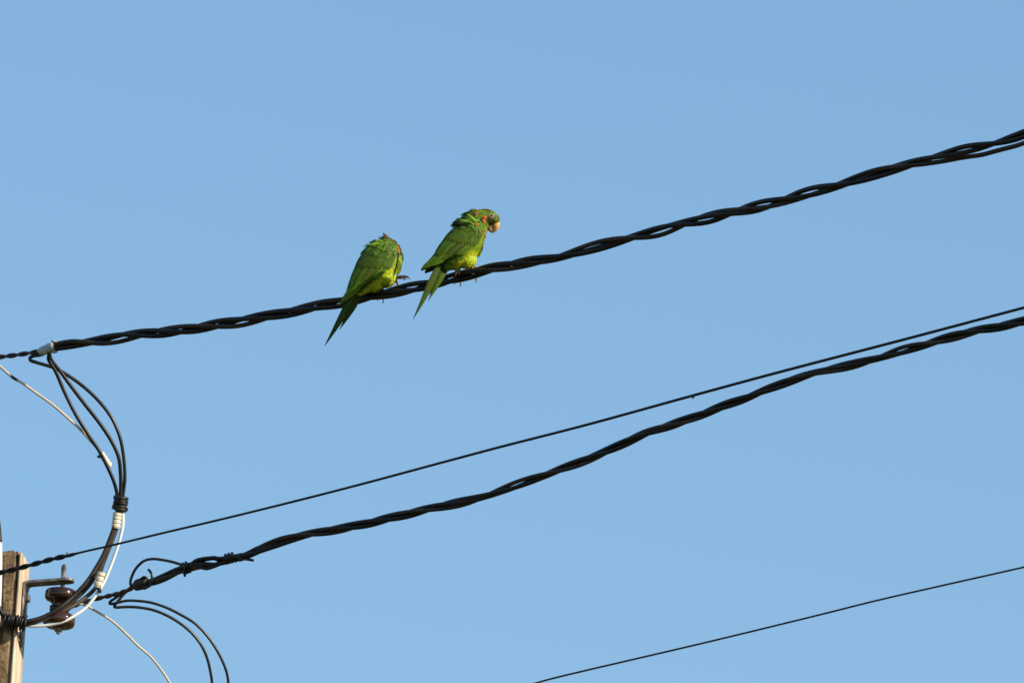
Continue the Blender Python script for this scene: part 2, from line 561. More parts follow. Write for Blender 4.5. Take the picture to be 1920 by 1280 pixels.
lo_tbl = [(268,1093),(289,1089),(311,1081),(333,1071),(353,1063),(380,1056),(410,1053),(440,1045),(470,1036),(500,1024),(540,1011),(600,998),(660,986),(720,972),(770,961),(820,951),(880,938),(940,918),(1000,898),(1075,872),(1130,850),(1211,812),(1290,785),(1354,761),(1400,744),(1455,723),(1500,709),(1595,685),(1660,666),(1733,646),(1820,623),(1915,602),(2050,566),(2400,480),(3200,300),(5200,-100)]
YLO = line(lo_tbl)
LODZ = 0.12
lower = empty('twisted_cable', P(268, 1093, wdep(268)))
tag(lower, 'black twisted overhead cable running from the knotted clamp beside the insulator', 'cable', 'twisted overhead cables')
helix_strands('strand', YLO, 262, 5200, 7, 238, (4.5, 4.4, 4.0), lambda x: (4.2 if x < 340 else (7.4 if x < 405 else (4.6 if x < 445 else (7.2 if x < 480 else 5.3)))), 1.9, (M['black'], M['black'], M['strand']), lower, LODZ, wob=1.15, seed=9)
def LQ(x, y, w=0):
    d = wdep(x) + LODZ
    return P(x, y, d - w * d / FPX)
def ltube(name, pts, r, mat, parent, n=8, sub=8):
    c = catmull([p if len(p) == 3 else (*p, 0) for p in pts], sub)
    V, F = sweep([LQ(*p) for p in c], r * PXM, n)
    return mesh_obj(name, V, F, mat, parent)
def ring_wrap(name, cx, cy, tx, ty, r, turns, wr, mat, parent, pitch=4.0, place=LQ):
    """a wire wound round the run at cx, cy whose direction in the picture is tx, ty"""
    l = math.hypot(tx, ty); tx, ty = tx / l, ty / l
    pts = []
    N = int(18 * turns)
    for i in range(N + 1):
        t = 2 * math.pi * i / 18
        a = (i / N - .5) * turns * pitch
        rr = r * (1 + .05 * math.sin(i * 1.7) + .08 * math.sin(i * .31 + cx))
        a += .9 * math.sin(i * .23 + cy) + .5 * math.sin(i * .61)
        pts.append(place(cx + tx * a - ty * rr * math.cos(t), cy + ty * a + tx * rr * math.cos(t), rr * math.sin(t)))
    V, F = sweep(pts, wr * PXM, 8)
    return mesh_obj(name, V, F, mat, parent)
# dead-end neutral twisted from the clamp to the insulator neck
xs = np.linspace(0, 1, 46)
ne = catmull([(268,1093,0),(250,1101,0),(228,1110,0),(206,1116,2),(180,1122,5),(150,1131,4),(137,1136,2)], 12)
for k in range(2):
    pts = []
    for i, p in enumerate(ne):
        ph = i * .42 + k * math.pi
        a = min(1, i / (len(ne) - 1))
        q = LQ(p[0], p[1] - 2.3 * math.cos(ph), p[2] + 2.3 * math.sin(ph))
        end = NECK + N2 * (17 * PXM) + UP * (2.3 * PXM * math.cos(ph))
        t = max(0, (a - .55) / .45) ** 2
        pts.append(q.lerp(end, t))
    V, F = sweep(pts, 2.5 * PXM, 8)
    mesh_obj('dead_end_wire', V, F, M['bare'], lower)
# clamp: a wad of tape
def build_wad():
    rnd = random.Random(11)
    a, b = LQ(251, 1098), LQ(278, 1090)
    path = [a.lerp(b, t) for t in np.linspace(0, 1, 10)]
    rad = [5, 9, 10.6, 11.2, 10.6, 11.4, 12.2, 12, 10.2, 7]
    V, F = sweep(path, [r * PXM for r in rad], 16)
    V = [v + Vector((rnd.uniform(-1, 1), rnd.uniform(-1, 1), rnd.uniform(-1, 1))) * .0011 for v in V]
    o = mesh_obj('tape_clamp', V, F, M['rubber'], lower)
    V, F = sweep([LQ(266, 1084, 8), LQ(271, 1081, 8), LQ(275, 1081.5, 7)], [4.5 * PXM, 4.5 * PXM, 3 * PXM], 8, True, .5, 1)
    mesh_obj('tape_end', V, F, M['rubber'], o)
build_wad()
ltube('hook_wire', [(268,1098,9),(279,1099,11),(284,1091,12),(285,1081,11),(283,1073,10),(278,1067,9)], 2.5, M['grey'], lower)
ltube('loop_wire', [(252,1101,4),(247,1100,5),(244.5,1092,6),(248,1078,6),(256.5,1063,5),(270,1051,5),(285,1047.3,4),(302.5,1048.8,4),(324,1053,5),(340,1058,8),(352,1061,11)], 2.7, M['grey'], lower)
ring_wrap('wire_wrap', 350, 1064, 20, -8, 9.5, 2.2, 2.7, M['black'], lower, 4.5)
ltube('wire_tail', [(350,1058,11),(347,1068,12),(346,1075,11),(347,1080,9)], 2.7, M['black'], lower)
ltube('side_strand', [(352,1063,8),(368,1050,9),(390,1045.5,8),(415,1046,7),(436,1045,6)], 3.4, M['black'], lower)
ltube('side_strand', [(356,1063,6),(372,1062,8),(388,1065,8),(407,1059,7),(424,1051,5)], 3.6, M['black'], lower)
ring_wrap('wire_wrap', 432, 1046, 20, -6, 8.2, 3.2, 2.7, M['black'], lower, 5.2)
ltube('wire_tail', [(444,1043,9),(455,1047,10),(464,1048,9),(475,1050,8)], 2.6, M['grey'], lower)

# ------------------------------------------------------------------ thin single wires
def wire(name, tbl, rf, mat, root, dz, step=12, x1=None, x0=None):
    y = line(tbl)
    xs = np.arange(x0 if x0 is not None else tbl[0][0], (x1 or tbl[-1][0]) + .1, step)
    pts = [P(x, y(x), wdep(x) + dz) for x in xs]
    V, F = sweep(pts, [rf(x) * (wdep(x) + dz) / FPX for x in xs], 8)
    mesh_obj(name, V, F, mat, root)
    return y
TDZ = -0.16
thin = empty('single_wire', P(135, 1040, wdep(135) + TDZ))
tag(thin, 'thin straight black wire crossing above the lower twisted cable, spiral wound at the post', 'wire', 'thin single wires')
th_tbl = [(128,1041),(160,1033),(200,1024),(300,1000),(440,967),(640,917),(846,862),(940,837),(1100,796),(1300,741),(1455,699),(1700,635),(1915,578),(2400,450),(3400,200),(5200,-240)]
yt = wire('wire', th_tbl, lambda x: 2.1 + .9 * min(1, x / 1500) if x > 150 else 2.6, M['black'], thin, TDZ)
ys = line([(-500,1190),(-200,1122),(0,1073),(30,1066),(60,1058),(100,1047),(128,1041),(140,1038)])
for k in range(2):
    pts = []
    for x in np.arange(-500, 141, 3.0):
        d = wdep(x) + TDZ; s = d / FPX
        ph = 2 * math.pi * x / 45 + k * math.pi
        h = 2.7 if x < 118 else 2.7 * max(.2, (140 - x) / 22)
        pts.append(P(x, ys(x), d) + UP * (h * s * math.cos(ph)) - FW * (h * s * math.sin(ph)))
    V, F = sweep(pts, 2.7 * PXM, 8)
    mesh_obj('spiral_end', V, F, M['black'], thin)
def stub(x, y, pts, r, parent, dz):
    d = wdep(x) + dz
    W = [P(x + a, y + b, d - .001) for a, b in pts]
    V, F = sweep(W, [q * PXM for q in r], 7)
    mesh_obj('dry_stub', V, F, M['stub'], parent)
stub(1299, 741, [(-5, 2.5), (-1, 3.8), (2, 3.6), (0.5, 6.5)], (1.0, 1.8, 1.9, .8), thin, TDZ)
stub(900, 847.5, [(-2, 1), (0, 2), (1.5, 3)], (1.0, 1.3, .5), thin, TDZ)
stub(997, 822, [(-1, 2), (0, 3.3), (.5, 4.2)], (1.0, 1.1, .4), thin, TDZ)
stub(130, 1040, [(0, 0), (-3, -3.5), (-7, -4.2)], (1.3, 2.2, .8), thin, TDZ)

low = empty('single_wire', P(1030, 1272, wdep(1030)))
tag(low, 'thin lone black wire hanging below the lower twisted cable, bare of fittings', 'wire', 'thin single wires')
wire('wire', [(-600,1660),(400,1424),(900,1305),(1000,1281),(1030,1272.5),(1330,1202),(1540,1151),(1640,1126),(1780,1094),(1920,1062.5),(2400,950),(3400,720),(5200,320)], lambda x: 1.9, M['black'], low, -.3)

# ------------------------------------------------------------------ jumper cables at the upper dead end
G1 = 'black jumper cables looping down from the grey tape'
o = tube('jumper_cable', [(94,655,24),(92,664,25),(91,673,23),(104,696,18),(121,735,14),(141,775,16),(163,811,18),(186,845,18),(202,876,16),(214,904,14),(219.5,927,10),(220.5,948,9),(219,962,10)], 3.5, M['black'])
tag(o, 'black jumper cable from the grey tape passing in front of the ribbed connector', 'cable', G1)
o = tube('jumper_cable', [(96,655,22),(93,663,20),(96,674,17),(112,694.5,9),(129,718,6),(157,755,6),(186,792,7),(208,825,8),(222,856,8),(226,887,8),(226,927,7),(224,948,7),(221,965,8)], 3.6, M['black'])
tag(o, 'middle one of the three black jumper cables below the grey tape', 'cable', G1)
o = tube('jumper_cable', [(92,658,16),(77,665,6),(62,667.5,0),(56.5,670.5,-2),(57,675,0),(67.5,679,0),(96,687.5,-2),(112,694.5,-4),(135,708.6,-5),(163,730,-5),(191,758,-3),(211,786,0),(225,820,2),(232,859,3),(234,896,4),(230.5,929,4),(229,948,3),(223,965,4)], 3.4, M['grey'])
tag(o, 'outermost jumper cable that hooks back sharply beside the grey tape', 'cable', G1)
drop = tube('drop_wire', [(-420,420,-10),(-200,560,-4),(-60,642,0),(0,687,3),(22,706,8),(42,718,12),(70,738,17),(98,758,19),(127,783,18),(152,806,12),(169,825,8),(191,851,9),(200,866,10)], 2.6, M['cream'])
tag(drop, 'thin cream wire slanting down behind a black jumper into a ribbed connector', 'wire')
V, F = sweep([Q(21, 705.2, 8), Q(27, 709.4, 9), Q(33, 713, 10)], 3.0 * PXM, 8)
mesh_obj('dark_tape', V, F, M['grey'], drop)

def sleeve(name, a, b, r, ribs, label, side_w=0, n=16):
    """ribbed plastic tube: raised ribs with notches between"""
    a, b = Q(*a), Q(*b)
    L = (b - a).length
    ax = (b - a) / L
    prof = [(r * .62 * PXM, 0), (r * PXM, 0.0008)]
    for k in range(ribs):
        h0 = .0008 + (L - .0016) * (k + .08) / ribs
        h1 = .0008 + (L - .0016) * (k + .62) / ribs
        h2 = .0008 + (L - .0016) * (k + .70) / ribs
        h3 = .0008 + (L - .0016) * (k + .94) / ribs
        prof += [(r * PXM, h0), (r * PXM, h1), (r * .78 * PXM, h2), (r * .78 * PXM, h3)]
    prof += [(r * PXM, L - .0008), (r * .62 * PXM, L)]
    V, F = lathe(prof, a, ax, n)
    o = mesh_obj(name, V, F, M['sleeve'], None, False)
    return tag(o, label, 'connector', 'ribbed cream connectors')
sleeve('ribbed_connector', (189,849,6), (207,875,5), 6.2, 4, 'ribbed cream connector half hidden behind a black jumper cable')
V, F = sweep([Q(191, 852, 6), Q(186, 856, 7), Q(182.5, 855, 8)], [2.5 * PXM, 3.6 * PXM, 2 * PXM], 8)
mesh_obj('connector_screw', V, F, M['rubber'], bpy.data.objects['ribbed_connector'])
sleeve('ribbed_connector', (220,960.5,10), (216.5,990,12), 8.6, 4, 'upright ribbed cream connector just below the black coil of wire')
sleeve('ribbed_connector', (190.5,1072,44), (182,1101,48), 7.8, 3, 'tilted cream connector on the service cables above the insulator')
V, F = sweep([Q(184, 1099, 48), Q(187, 1106, 49), Q(188, 1111, 49)], [5 * PXM, 3.5 * PXM, 2.4 * PXM], 8)
mesh_obj('connector_screw', V, F, M['bare'], bpy.data.objects['ribbed_connector.002'])
o = ring_wrap('wire_coil', 225, 943.5, -1, 12, 11.2, 4.6, 3.4, M['rubber'], None, 5.4, lambda x, y, w: Q(x, y, w + 6))
tag(o, 'black coil of wire binding the three jumper cables together', 'coil')
V, F = sweep([Q(233, 948, 10), Q(237, 953, 8), Q(238, 957, 5)], [3.2 * PXM, 3.2 * PXM, 2 * PXM], 8)
mesh_obj('coil_end', V, F, M['rubber'], o)

# service cables from the sleeve to the post
G2 = 'brown service cables sweeping down to the post'
o = tube('service_cable', [(218,960,12),(214,988,14),(205,1013,18),(193.5,1041,24),(181,1063,32),(164,1089,42),(141,1114,54),(116,1136,70),(88,1153,78),(62,1162,84),(42,1164,85),(20,1162,84),(5,1156,82)], 4.3, M['brown'])
tag(o, 'dark brown service cable along the outer side of the curve to the post', 'cable', G2)
o = tube('service_cable', [(221,960,8),(218,990,9),(210,1014,12),(199,1041,16),(190,1066,20),(181,1098,28),(157,1122,44),(121,1144,64),(84,1160,75),(50,1168,82),(25,1167,83),(8,1160,80)], 4.0, M['tan'])
tag(o, 'tan brown service cable passing through the tilted connector to the post', 'cable', G2)
o = tube('service_cable', [(216,992,8),(208,1016,12),(196,1044,17),(184,1070,24),(168,1096,34),(144,1121,46),(116,1143,61),(86,1158,70),(52,1171,78),(28,1170,79),(8,1164,77)], 3.6, M['brown'])
tag(o, 'thin brown service cable squeezed between the other two', 'cable', G2)
o = tube('white_wire', [(224,945,2),(229,957,4),(230.5,982,8),(225.5,1007,14),(217,1035,20),(205.5,1066,28),(194.5,1091.5,36),(180.5,1114,46),(163,1136.5,56),(141,1153,68),(118,1165,76),(93,1171,76),(64,1173,77),(40,1171,79),(15,1165,79)], 3.0, M['white'])
tag(o, 'smooth white wire running alongside the brown service cables', 'wire')
# the binding on the post
o = ring_wrap('wire_binding', 27, 1165.5, 42, 8, 12.0, 7.4, 2.5, M['black'], None, 5.4, lambda x, y, w: Q(x, y, w + 81))
tag(o, 'tight black wire binding round the service cables in front of the post', 'binding')
V, F = sweep([Q(44, 1155, 91), Q(48, 1156, 87), Q(51, 1154, 82)], [2.6 * PXM, 2.6 * PXM, 1.8 * PXM], 8)
mesh_obj('binding_end', V, F, M['black'], o)
o = tube('feeder_cable', [(-900,560,-40),(-500,640,-20),(-240,730,10),(-100,840,40),(-48,960,58),(-30,1060,66),(-14,1112,74),(-3,1138,79),(8,1155,82),(24,1163,82),(40,1168,82)], 4.6, M['black'])
tag(o, 'black cable coming down the post into the wire binding', 'cable')
o = tube('white_conduit', [(x, y, 19 + .325 * (y - 1032)) for x, y in ((-2.4,1012),(-2.0,1030),(-2.2,1070),(-3,1110),(-5,1150),(-10,1240),(-18,1400),(-40,1800))], 6.2, M['white'], n=14)
tag(o, 'thin white pipe standing along the front of the wooden post', 'pipe')
c = tube('dark_cable', [(-900,470,-60),(-500,540,-40),(-240,630,-25),(-90,760,-12),(-32,870,-4),(-12,948,4),(-5.5,985,8),(-2.6,1017,14)], [7.0] * 57, M['brown'], o, n=14)

# drip loops below the clamp
G3 = 'grey drip loops below the lower clamp'
o = tube('drip_loop', [(236,1108,2),(229,1111.5,4),(217,1120,6),(207,1127,7),(205.5,1130.5,7),(209,1131.5,7),(219,1129.5,7),(237,1125.5,6),(261,1126,5),(283,1129,4),(311,1138,2),(337.5,1151,0),(364,1167,-2),(385.6,1188,-4),(403,1212,-6),(416,1236,-8),(425,1260,-10),(428,1282,-12),(420,1340,-14),(380,1420,-16),(280,1480,-18),(150,1490,-20),(40,1485,-22)], 2.7, M['grey'])
tag(o, 'outer dark drip loop of wire bending down below the lower clamp', 'wire', G3)
o = tube('drip_loop', [(242,1105,3),(232.5,1112.6,6),(222.6,1124.7,9),(216,1133,11),(214.5,1136.5,11),(218,1138,11),(226,1137.6,11),(245.6,1137,10),(267.5,1139,9),(289,1143.5,8),(315.6,1154.5,6),(342,1171,4),(361.5,1188,2),(377,1208,0),(388,1232,-2),(394,1256,-4),(397.5,1282,-6),(392,1340,-8),(350,1410,-10),(260,1450,-14),(150,1460,-18),(40,1455,-20)], 2.8, M['grey'])
tag(o, 'inner dark drip loop of wire bending down below the lower clamp', 'wire', G3)
o = tube('cream_cord', [(131,1137,14),(147,1132,14),(160,1134,12),(180,1145,10),(208,1162,8),(236,1187,6),(259,1210,4),(281,1229,2),(300,1252,0),(319,1281,-2),(338,1330,-4),(340,1400,-8),(290,1470,-14),(170,1510,-18),(40,1520,-20)], 2.3, M['cream'])
tag(o, 'thin cream cord curving down from the insulator neck', 'cord')

# ------------------------------------------------------------------ parakeets
class Feathers:
    def __init__(self): self.V, self.F, self.C = [], [], []
    def add(self, path, side, nrm, prof, camber, col, edge=None, tipcol=None, ncross=3):
        """path: points, side: unit side vectors, nrm: unit normals, prof: half widths"""
        base = len(self.V)
        m = len(path)
        for i in range(m):
            f = i / (m - 1)
            for j in range(ncross):
                q = -1 + 2 * j / (ncross - 1)
                p = path[i] + side[i] * (q * prof[i]) - nrm[i] * (camber * q * q)
                self.V.append(p)
                c = np.array(col)
                if edge is not None and abs(q) > .6: c = np.array(edge)
                if tipcol is not None and f > .55: c = c * (1 - (f - .55) / .45) + np.array(tipcol) * ((f - .55) / .45)
                self.C.append(c)
        for i in range(m - 1):
            for j in range(ncross - 1):
                a = base + i * ncross + j
                self.F.append((a, a + 1, a + ncross + 1, a + ncross))

GREEN = np.array((.072, .138, .0090))
DGREEN = np.array((.024, .058, .006))
LGREEN = np.array((.145, .27, .018))
OLIVE = np.array((.155, .185, .030))
YELL = np.array((.46, .53, .020))
YGREEN = np.array((.23, .33, .018))
RED = np.array((.34, .024, .005))
ORANGE = np.array((.60, .10, .010))
GREYF = np.array((.12, .13, .06))

def jit(c, rnd, a=.22):
    f = 1 + rnd.uniform(-a, a)
    return np.clip(c * f * np.array((1 + rnd.uniform(-.12, .12), 1, 1)), 0, 1)

def build_parakeet(B):
    rnd = random.Random(B['seed'])
    px, py = B['perch']
    dep0 = wdep(px)
    s = dep0 / FPX
    org = P(px, py, dep0)
    def W(p):                                   # bird space (u right, v up, w towards the lens), pixels
        return P(p[0], -p[1], dep0 - p[2] * s)
    root = empty('parakeet', org)
    tag(root, B['label'], 'parakeet', 'green parakeets on the twisted cable')
    # ---- body: one surface grown from the spine
    spine = catmull([np.array(q, dtype=float) for q in B['spine']], 6)
    bm = bmesh.new()
    def ball(c, r, rw):
        mtx = Matrix.Translation(Vector(c)) @ Matrix.Diagonal((r, r, rw, 1))
        bmesh.ops.create_icosphere(bm, subdivisions=3, radius=1, matrix=mtx)
    for q in spine:
        ball((q[0], -q[1], q[2]), q[3], q[4])
    for q in B['bulges']:
        ball((q[0], -q[1], q[2]), q[3], q[4])
    me = bpy.data.meshes.new('tmp'); bm.to_mesh(me); bm.free()
    tmp = bpy.data.objects.new('tmp', me); COL.objects.link(tmp)
    md = tmp.modifiers.new('r', 'REMESH'); md.mode = 'VOXEL'; md.voxel_size = 1.5
    md2 = tmp.modifiers.new('s', 'SMOOTH'); md2.factor = .5; md2.iterations = 6
    dg = bpy.context.evaluated_depsgraph_get()
    ev = tmp.evaluated_get(dg).to_mesh()
    BV = [np.array(v.co) for v in ev.vertices]
    BF = [tuple(p.vertices) for p in ev.polygons]
    BN = [np.array(p.normal) for p in ev.polygons]
    BC = [np.array(p.center) for p in ev.polygons]
    BA = [p.area for p in ev.polygons]
    tmp.evaluated_get(dg).to_mesh_clear()
    bpy.data.objects.remove(tmp)
    tree = BVHTree.FromPolygons([tuple(v) for v in BV], BF)
    def surf_w(u, v, default=None, back=False):
        h = tree.ray_cast(Vector((u, v, 200 if not back else -200)), Vector((0, 0, -1 if not back else 1)))
        return h[0].z if h[0] is not None else default
    sp = np.array(spine)
    sxyz = np.stack([sp[:, 0], -sp[:, 1], sp[:, 2]], 1)
    tang = np.gradient(sxyz, axis=0)
    tang /= np.linalg.norm(tang, axis=1, keepdims=True)     # vent -> head
    hb = B['head_from']                                       # spine fraction where the head begins
    def info(p):
        d = np.linalg.norm(sxyz - p, axis=1) / np.maximum(sp[:, 3], 6)
        i = int(np.argmin(d))
        t = tang[i]
        bel = np.array((-t[1], t[0], 0.0)) * -1               # belly side, in the plane of the picture
        nb = np.linalg.norm(bel)
        bel = bel / nb if nb > 1e-6 else bel
        q = float(np.dot(p - sxyz[i], bel) / sp[i, 3])
        return i / (len(sp) - 1), t, q
    def colour(p, f, q):
        return B['colour'](p, f, q, rnd)
    cols = []
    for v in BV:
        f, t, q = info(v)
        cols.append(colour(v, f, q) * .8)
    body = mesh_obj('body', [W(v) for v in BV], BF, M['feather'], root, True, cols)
    # ---- wings
    wings = []
    top = catmull([(*a, 0) for a in B['wing_top']], 8)
    bot = catmull([(*a, 0) for a in B['wing_bot']], 8)
    NS, NT = 30, 12
    def edge(c, q):
        x = q * (len(c) - 1); i = min(int(x), len(c) - 2); r = x - i
        return c[i] * (1 - r) + c[i + 1] * r
    poly = [(a[0], -a[1]) for a in top] + [(a[0], -a[1]) for a in reversed(bot)]
    cen = np.mean(np.array(poly), axis=0)
    def inside(u, v, shrink=.9):
        u = cen[0] + (u - cen[0]) / shrink; v = cen[1] + (v - cen[1]) / shrink
        c = False
        for i in range(len(poly)):
            (x1, y1), (x2, y2) = poly[i - 1], poly[i]
            if (y1 > v) != (y2 > v) and u < (x2 - x1) * (v - y1) / (y2 - y1) + x1: c = not c
        return c
    for sgn in (1, -1):
        G = np.zeros((NS + 1, NT + 1, 3))
        for i in range(NS + 1):
            S = i / NS
            a, b = edge(top, S), edge(bot, S)
            wt, wb, bu = (np.interp(S, B['wing_s'], B[k]) for k in ('wing_wt', 'wing_wb', 'wing_bulge'))
            wm = np.interp(S, B['wing_s'], B['wing_mid'])
            for j in range(NT + 1):
                T = j / NT
                p = a * (1 - T) + b * T
                u, v = p[0], -p[1]
                w = wt * (1 - T) + wb * T + bu * math.sqrt(max(0, 1 - (2 * T - 1) ** 2))
                if sgn > 0:
                    sw = surf_w(u, v)
                    if sw is not None: w = max(w, sw + 1.5)
                else:
                    w = 2 * wm - w
                    u += B['far_shift'][0] * S; v -= B['far_shift'][1] * S
                    sw = surf_w(u, v, None, True)
                    if sw is not None: w = min(w, sw - 1.5)
                G[i, j] = (u, v, w)
        for _ in range(3):
            Gw = G[:, :, 2].copy()
            Gw[1:-1, 1:-1] = (G[1:-1, 1:-1, 2] * 2 + G[:-2, 1:-1, 2] + G[2:, 1:-1, 2] + G[1:-1, :-2, 2] + G[1:-1, 2:, 2]) / 6
            G[:, :, 2] = Gw
        def at(S, T, lift=0.0):
            x = min(max(S, 0), 1) * NS; y = min(max(T, 0), 1) * NT
            i = min(int(x), NS - 1); j = min(int(y), NT - 1); fx, fy = x - i, y - j
            p = G[i, j] * (1 - fx) * (1 - fy) + G[i + 1, j] * fx * (1 - fy) + G[i, j + 1] * (1 - fx) * fy + G[i + 1, j + 1] * fx * fy
            dS = (G[min(i + 1, NS), j] - G[i, j]); dT = (G[i, min(j + 1, NT)] - G[i, j])
            n = np.cross(dS, dT); l = np.linalg.norm(n)
            n = n / l if l > 1e-6 else np.array((0, 0, 1.0))
            if n[2] * sgn < 0: n = -n
            dS = dS / (np.linalg.norm(dS) + 1e-9)
            sd = np.cross(n, dS); sd /= np.linalg.norm(sd) + 1e-9
            return p + n * lift, sd, n
        # shell
        Vw, Fw, Cw = [], [], []
        for i in range(NS + 1):
            for j in range(NT + 1):
                Vw.append(at(i / NS, j / NT, 0)[0]); Cw.append(DGREEN)
        o2 = len(Vw)
        for i in range(NS + 1):
            for j in range(NT + 1):
                Vw.append(at(i / NS, j / NT, -2.2)[0]); Cw.append(DGREEN)
        idx = lambda i, j, k=0: k * o2 + i * (NT + 1) + j
        for i in range(NS):
            for j in range(NT):
                Fw.append((idx(i, j), idx(i, j + 1), idx(i + 1, j + 1), idx(i + 1, j)))
                Fw.append((idx(i, j, 1), idx(i + 1, j, 1), idx(i + 1, j + 1, 1), idx(i, j + 1, 1)))
        for i in range(NS):
            Fw.append((idx(i, 0), idx(i + 1, 0), idx(i + 1, 0, 1), idx(i, 0, 1)))
            Fw.append((idx(i, NT), idx(i, NT, 1), idx(i + 1, NT, 1), idx(i + 1, NT)))
        for j in range(NT):
            Fw.append((idx(0, j), idx(0, j, 1), idx(0, j + 1, 1), idx(0, j + 1)))
            Fw.append((idx(NS, j), idx(NS, j + 1), idx(NS, j + 1, 1), idx(NS, j, 1)))
        wing = mesh_obj('wing', [W(v) for v in Vw], Fw, M['feather'], root, True, Cw)
        wings.append((wing, at))
        # feathers
        def feather(fb, S0, S1, T0, T1, hw, l0, l1, col, edgec=None, tipc=None, tipround=.5, m=7, camber=.5, nc=3):
            path, side, nr, prof = [], [], [], []
            for k in range(m):
                f = k / (m - 1)
                p, sd, n = at(S0 + (S1 - S0) * f, T0 + (T1 - T0) * f, l0 + (l1 - l0) * f)
                path.append(p); side.append(sd); nr.append(n)
                wdt = (.55 + .45 * min(1, f / .3)) if f < .3 else 1
                if f > tipround: wdt *= math.sqrt(max(0.02, 1 - ((f - tipround) / (1 - tipround)) ** 2.2))
                prof.append(hw * wdt)
            fb.add(path, side, nr, prof, camber, col, edgec, tipc, nc)
        def emit(fb, name, parent):
            return mesh_obj(name, [W(v) for v in fb.V], fb.F, M['feather'], parent, True, fb.C)
        # primaries
        for k in range(9):
            f = k / 8
            fb = Feathers()
            T0 = .15 + .75 * f
            S1 = .995 - .17 * f ** 1.3 if k < 7 else .80 - .06 * (k - 6)
            c = jit(GREEN * (.72 + .3 * f), rnd, .12)
            feather(fb, .42 + .02 * rnd.random(), S1, T0, .35 + .4 * f, 5.2, .8 + .10 * k, 1.6 + .22 * k, c, jit(LGREEN * .95, rnd, .15) if k in (2, 3, 6) else c * .8, None, .72, 12, .7, 5)
            emit(fb, 'flight_feather', wing)
        # secondaries
        for k in range(8):
            f = k / 7
            fb = Feathers()
            c = jit(GREEN * (1.05 if k % 2 else .62), rnd, .15)
            e = jit(LGREEN * (.95 if k % 3 else .6), rnd, .15)
            if k in (5,): c = OLIVE * .6; e = OLIVE * .9
            feather(fb, .26, .80 - .22 * f + .02 * rnd.uniform(-1, 1), .06 + .8 * f, .12 + .84 * f, 5.6, 1.8 + .10 * k, 3.0 + .15 * k, c, e, None, .68, 10, .8, 5)
            emit(fb, 'flight_feather', wing)
        fb = Feathers()
        # greater coverts: long olive row fanning to the lower edge
        for k in range(11):
            f = k / 10
            c = jit(OLIVE * (.75 + .35 * f), rnd, .12)
            feather(fb, .12 + .05 * (1 - f), .57 - .17 * f + .015 * rnd.uniform(-1, 1), .08 + .74 * f, .06 + .92 * f, 4.6, 3.0 + .06 * k, 4.1 + .06 * k, jit(GREEN * .75, rnd), c * .85, None, .7, 8, .8, 5)
        # median coverts
        for r, (S0, L, n, hw) in enumerate(((.27, .15, 9, 4.8), (.20, .14, 9, 4.8), (.13, .14, 9, 4.6), (.07, .13, 8, 4.4), (.02, .12, 7, 4.0), (-.03, .11, 6, 3.6))):
            for k in range(n):
                T = (k + .5 * (r % 2) + .3) / n + rnd.uniform(-.03, .03)
                if T > .97: continue
                s0 = S0 - .05 * T + rnd.uniform(-.015, .015)
                c = jit(GREEN * (.80 + .06 * r), rnd, .3)
                feather(fb, max(s0, 0), s0 + L + rnd.uniform(-.01, .02), T, T + rnd.uniform(-.03, .03), hw, 2.4 + .35 * r, 4.4 + .35 * r + rnd.uniform(-.4, 1.4), c * .85, c * rnd.uniform(.85, 1.25), c * 1.2, .45, 6, .9, 5)
        for (x, y, r) in B['wing_red']:
            # nearest S, T
            bd = min(((G[i, j][0] - x) ** 2 + (G[i, j][1] + y) ** 2, i, j) for i in range(NS + 1) for j in range(NT + 1))
            if sgn > 0:
                feather(fb, max(0, bd[1] / NS - .02), bd[1] / NS + .035, bd[2] / NT, bd[2] / NT, r, 6.6, 7.2, RED, ORANGE, None, .4, 5, .3)
        co = emit(fb, 'covert_feathers', wing)
        co['kind'] = 'stuff'
    # ---- body plumage
    fb = Feathers()
    A = np.array(BA); cum = np.cumsum(A) / A.sum()
    N = B['count']
    rs = np.sort(np.random.RandomState(B['seed']).rand(N))
    pick = np.searchsorted(cum, rs)
    for i in pick:
        p = BC[i] + np.array([rnd.uniform(-.6, .6) for _ in range(3)])
        n = BN[i]
        f, t, q = info(p)
        if f < hb + .03 and inside(p[0], p[1], .88) and abs(n[2]) > .25: continue
        head = f > hb
        d = -t - n * np.dot(-t, n)
        l = np.linalg.norm(d)
        if l < .15:
            d = np.array((-1.0, -.4, 0)) - n * np.dot(np.array((-1.0, -.4, 0)), n); l = np.linalg.norm(d)
        d /= l
        sd = np.cross(n, d)
        d = d + sd * rnd.uniform(-.25, .25); d /= np.linalg.norm(d)
        sd = np.cross(n, d)
        if head: L, hw, lift = rnd.uniform(4.5, 7), rnd.uniform(1.2, 1.8), rnd.uniform(.1, .5)
        else: L, hw, lift = rnd.uniform(7, 12), rnd.uniform(2.0, 3.2), rnd.uniform(.2, 1.2)
        if q > .3 and not head: lift *= .5; L *= .85
        if q < -.55 and not head: lift += rnd.uniform(0, 2.4); hw *= .9
        if B['near_face'](p): L *= .6; lift *= .3
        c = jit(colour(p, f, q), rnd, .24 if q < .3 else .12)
        m = 4
        path = [p + d * (L * k / 3) + n * (.25 + lift * (k / 3) ** 1.5 - .018 * (L * k / 3) ** 2 * .5) for k in range(m)]
        fb.add(path, [sd] * m, [n] * m, [hw * .6, hw, hw * .85, hw * .15], hw * .22, c * .85, c * 1.12)
